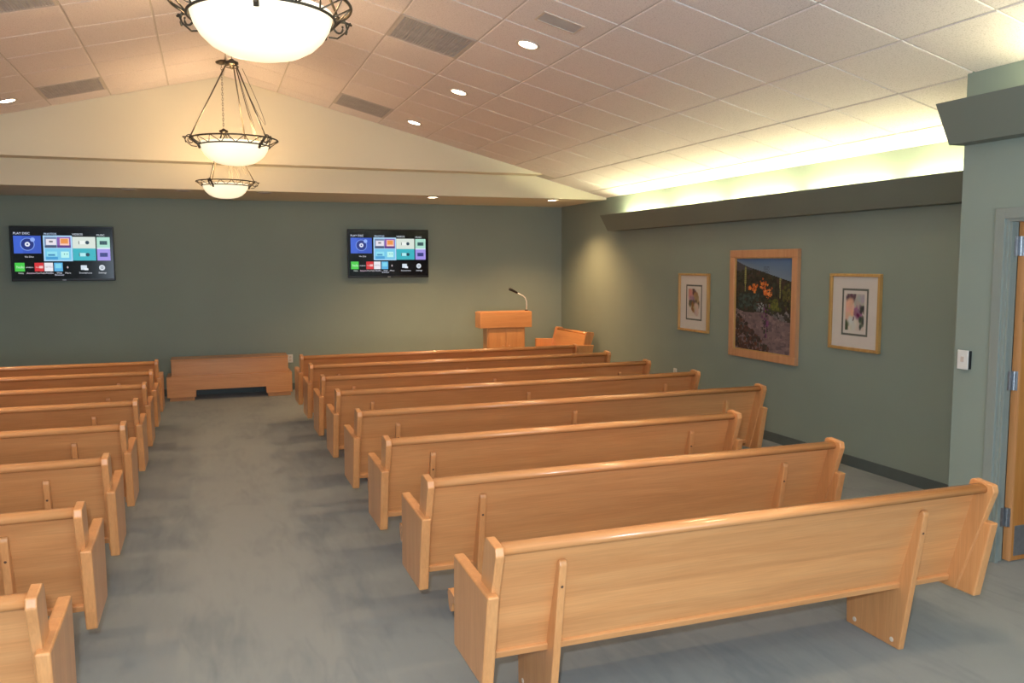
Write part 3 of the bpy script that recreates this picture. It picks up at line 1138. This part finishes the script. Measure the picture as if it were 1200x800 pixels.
BL += blobs(70, (0.58, 0.57, 0.98, 0.68), [(104, 104, 108), (76, 78, 80), (50, 54, 56), (128, 128, 130)], (0.010, 0.026))
SAND = blobs(420, (0.0, 0.55, 1.0, 1.0), [(122, 106, 110), (108, 94, 98), (134, 118, 120), (98, 86, 92)], (0.012, 0.035))
FORE = blobs(420, (0.0, 0.60, 0.62, 1.0), [(70, 48, 42), (54, 44, 44), (84, 62, 56), (44, 38, 36), (92, 58, 44), (60, 66, 64)], (0.010, 0.03))
PUR = blobs(60, (0.50, 0.52, 0.62, 0.88), [(120, 70, 118), (92, 54, 92), (60, 50, 60), (46, 56, 44)], (0.006, 0.016))
def hill(u):
    return 0.035 + 0.16 * u + 0.05 * math.sin(u * 5) * 0.35 if u > 0.12 else 0.035 + 0.3 * u * 0.5
def scene_paint(u, v):
    hz = 0.05 + 0.20 * u if u > 0.2 else 0.03 + 0.30 * u
    if v < hz:
        f = v / max(hz, 0.01)
        c = (78 + 34 * f, 112 + 20 * f, 158 - 2 * f)
        if abs(u - 0.55) < 0.06 and v > 0.09 and math.sin(u * 260) * math.cos(v * 190) > 0.25:
            return (40, 44, 38)
        return c
    c = (42, 42, 36)
    if v < hz + 0.10 and u < 0.3:
        c = (70, 70, 78)
    low = 0.55 + 0.10 * u + 0.02 * math.sin(u * 9)
    if v > low:
        c = (118, 102, 106)
        for (a, b_, ra, rb, cc) in SAND:
            if ((u - a) / ra) ** 2 + ((v - b_) / rb * 1.6) ** 2 < 1:
                c = cc
    else:
        for (a, b_, ra, rb, cc) in BL:
            if b_ > hz + 0.01 and ((u - a) / ra) ** 2 + ((v - b_) / rb * 1.3) ** 2 < 1:
                c = cc
    if v > 0.56:
        lim = 0.60 + (u * 0.55)
        for (a, b_, ra, rb, cc) in FORE:
            if b_ > 0.58 + a * 0.62 and ((u - a) / ra) ** 2 + ((v - b_) / rb * 1.2) ** 2 < 1:
                c = cc
    for (a, b_, ra, rb, cc) in PUR:
        if ((u - a) / ra) ** 2 + ((v - b_) / rb * 0.8) ** 2 < 1:
            c = cc
    # two tall yucca spikes
    for (a, v0, v1, w0) in ((0.175, 0.09, 0.36, 0.022), (0.79, 0.19, 0.42, 0.016)):
        if v0 < v < v1 and abs(u - a) < w0 * (1 - ((v - v0) / (v1 - v0)) * 0.6) * min(1, (v - v0) / 0.04 + 0.2):
            c = (146, 150, 92) if (int(v * 160) % 2) else (124, 126, 74)
    return c

def mk_flower(seed, cols, hot):
    r2 = random.Random(seed)
    bl = []
    for (u0, v0, u1, v1, cc, n, rr) in cols:
        for _ in range(n):
            bl.append((r2.uniform(u0, u1), r2.uniform(v0, v1), r2.uniform(rr * 0.5, rr), r2.uniform(rr * 0.5, rr), tuple(min(255, max(0, k + r2.randint(-14, 14))) for k in cc)))
    def f(u, v):
        c = [206, 198, 190]
        for (a, b_, ra, rb, cc) in bl:
            d = ((u - a) / ra) ** 2 + ((v - b_) / rb) ** 2
            if d < 1:
                k = (1 - d) * 0.8
                c = [c[i] * (1 - k) + cc[i] * k for i in range(3)]
        return c
    return f
flower_r = mk_flower(3, [(0, 0, .5, .2, (96, 74, 84), 26, .12), (.05, .2, .45, .6, (222, 180, 160), 22, .2), (.55, .05, 1, .4, (170, 172, 172), 26, .18),
                         (.5, .35, .85, .65, (142, 96, 132), 22, .14), (.8, .35, 1, .5, (58, 56, 58), 10, .1), (0, .8, .2, 1, (64, 84, 60), 14, .14), (.8, .65, 1, .9, (66, 78, 62), 12, .12),
                         (.25, .7, .55, .95, (206, 208, 202), 12, .2), (.4, .65, .46, .72, (80, 30, 56), 3, .06), (.62, .56, .72, .64, (96, 30, 70), 6, .08)], None)
flower_l = mk_flower(9, [(.0, .05, .5, .3, (196, 140, 132), 20, .2), (.4, .02, .65, .3, (84, 62, 58), 16, .12), (.55, .2, .9, .5, (160, 130, 92), 20, .18),
                         (.1, .3, .5, .5, (150, 122, 142), 16, .16), (.1, .45, .95, .62, (82, 80, 66), 26, .12), (.35, .5, .62, .85, (138, 98, 56), 18, .12), (.6, .6, .9, .95, (196, 176, 168), 14, .18)], None)

def frame_parts(t, w_, h_, fw, d, mat, inner=None):
    for nm_, a in (('frame_rail', (-w_ / 2, w_ / 2, h_ / 2 - fw, h_ / 2)), ('frame_rail', (-w_ / 2, w_ / 2, -h_ / 2, -h_ / 2 + fw)),
                   ('frame_stile', (-w_ / 2, -w_ / 2 + fw, -h_ / 2 + fw, h_ / 2 - fw)), ('frame_stile', (w_ / 2 - fw, w_ / 2, -h_ / 2 + fw, h_ / 2 - fw))):
        bm = B(); box(bm, a[0], a[1], -d, 0.0, a[2], a[3], 0.004)
        obj(nm_, bm, mat, t)

def on_right_wall(t):
    t.rotation_euler = (0, 0, -pi / 2)

def painting():
    w_, h_ = 1.085, 1.115
    t = thing('framed_painting', 'large oak framed painting of a desert hillside with orange flowers', 'painting', (XW - 0.001, 7.035, 1.366))
    on_right_wall(t)
    frame_parts(t, w_, h_, 0.078, 0.045, M['wood_frame'])
    # pale inner lip
    bm = B()
    a, b_ = w_ / 2 - 0.078, h_ / 2 - 0.078
    for q in ((-a, a, b_ - 0.010, b_), (-a, a, -b_, -b_ + 0.010), (-a, -a + 0.010, -b_ + 0.010, b_ - 0.010), (a - 0.010, a, -b_ + 0.010, b_ - 0.010)):
        box(bm, q[0], q[1], -0.036, -0.004, q[2], q[3], 0.0015)
    obj('inner_lip', bm, M['wood_gold'], t)
    paint_grid('canvas', 2 * a - 0.01, 2 * b_ - 0.01, 120, 124, scene_paint, t, -0.018)
    bm = B(); box(bm, -a, a, -0.016, -0.002, -b_, b_)
    obj('backing_board', bm, M['mat_dark'], t)
painting()

def print_pic(y, z, w_, h_, fn, label, seed, ow, oh):
    t = thing('framed_print', label, 'picture', (XW - 0.001, y, z), 0, 'matted flower prints')
    on_right_wall(t)
    frame_parts(t, w_, h_, 0.026, 0.035, M['wood_gold'])
    a, b_ = w_ / 2 - 0.026, h_ / 2 - 0.026
    bm = B(); box(bm, -a, a, -0.012, -0.002, -b_, b_)
    obj('mat_board', bm, M['mat_board'], t)
    bm = B()
    e = 0.018
    for q in ((-ow, ow, oh - e, oh), (-ow, ow, -oh, -oh + e), (-ow, -ow + e, -oh + e, oh - e), (ow - e, ow, -oh + e, oh - e)):
        box(bm, q[0], q[1], -0.0140, -0.0118, q[2], q[3])
    obj('dark_inner_mat', bm, M['mat_dark'], t)
    o = paint_grid('print', 2 * (ow - 0.044), 2 * (oh - 0.046), 36, 50, fn, t, -0.0135)
    return t
print_pic(8.315, 1.336, 0.628, 0.672, flower_l, 'small framed print of brown and pink blooms, left of the large painting', 1, 0.165, 0.205)
print_pic(5.762, 1.362, 0.600, 0.668, flower_r, 'small framed print of pink and white flowers, right of the large painting', 2, 0.155, 0.205)

# ------------------------------------------------------------------ switches and outlets
def outlet(loc, rz, label):
    t = thing('wall_outlet', label, 'outlet', loc, rz, 'white wall outlets')
    bm = B(); box(bm, -0.036, 0.036, -0.006, 0.0, -0.058, 0.058, 0.002)
    obj('cover_plate', bm, M['white'], t)
    for z_ in (-0.022, 0.022):
        bm = B(); box(bm, -0.016, 0.016, -0.008, -0.005, z_ - 0.014, z_ + 0.014, 0.002)
        obj('socket', bm, M['trim_white'], t)
outlet((1.065, YF, 0.450), 0, 'white outlet on the front wall at the right end of the low bench')
outlet((XW, 8.72, 0.465), -pi / 2, 'white outlet low on the right wall above the long pews')

t = thing('wall_control', 'white wall control plate with dark edge on the near wall left of the door', 'switch', (XN, 3.815, 1.198))
t.rotation_euler = (0, 0, -pi / 2)
bm = B(); box(bm, -0.038, 0.040, -0.020, 0.0, -0.056, 0.056, 0.002)
obj('back_box', bm, M['black'], t)
bm = B(); box(bm, -0.040, 0.036, -0.028, -0.019, -0.059, 0.059, 0.003)
pl = obj('cover_plate', bm, M['white'], t)
bm = B(); box(bm, -0.014, 0.010, -0.032, -0.027, -0.012, 0.020, 0.002)
obj('button', bm, M['trim_white'], pl)

# ------------------------------------------------------------------ door, frame, hinges
bm = B()
FW = 0.05
for (y0_, y1_, z0_, z1_) in ((YD1 - 0.012, YD1 + FW, 0, ZD + FW), (YD0 - FW, YD0 + 0.012, 0, ZD + FW), (YD0 + 0.012, YD1 - 0.012, ZD - 0.012, ZD + FW)):
    box(bm, XN - 0.014, XN + 0.016, y0_, y1_, z0_, z1_, 0.002)
    box(bm, XN + 0.066, XN + 0.094, y0_, y1_, z0_, z1_, 0.002)
box(bm, XN, XN + 0.08, YD1 - 0.030, YD1 - 0.0, 0, ZD, 0.002)
box(bm, XN, XN + 0.08, YD0, YD0 + 0.030, 0, ZD, 0.002)
box(bm, XN, XN + 0.08, YD0 + 0.030, YD1 - 0.030, ZD - 0.030, ZD, 0.002)
box(bm, XN + 0.008, XN + 0.034, YD1 - 0.046, YD1 - 0.029, 0, ZD - 0.03, 0.002)
struct('trim_2', bm, M['jamb'])

XH = XN + 0.100
d = thing('door_1', 'x', 'x', (XH, YD1 - 0.02, 0.006))
del d['label']; del d['category']
d['kind'] = 'structure'
bm = B(); box(bm, 0.0, 0.92, -0.045, 0.0, 0, 2.02, 0.003)
lf = obj('leaf', bm, M['wood_door'], d)
bm = B(); box(bm, -0.0015, 0.012, -0.0465, 0.0015, 0, 2.02, 0.001)
obj('edge_band', bm, M['wood_v'], d)
bm = B(); box(bm, 0.03, 0.89, -0.0475, -0.044, 0.03, 0.215, 0.0008)
o = obj('kick_plate', bm, M['kick'], d)
o['label'] = 'grey metal kick plate'
bm = B(); box(bm, 0.012, 0.034, -0.0475, -0.0445, 1.44, 1.53, 0.001)
o = obj('latch_plate', bm, M['hole'], d)
o['label'] = 'small dark plate near the door edge'
for z_ in (0.265, 1.09, 1.88):
    bm = B()
    box(bm, -0.003, -0.0005, -0.040, -0.004, z_ - 0.057, z_ + 0.057, 0.0)
    box(bm, -0.058, -0.010, -0.0135, -0.0105, z_ - 0.057, z_ + 0.057, 0.0)
    pass
    h_ = obj('hinge', bm, M['steel'], d)
    bm = B()
    for k in range(5):
        a = z_ - 0.057 + k * 0.0228
        tube(bm, [(-0.010, -0.022, a + 0.001), (-0.010, -0.022, a + 0.0218)], 0.008, 12)
    obj('knuckle', bm, M['steel'], h_)
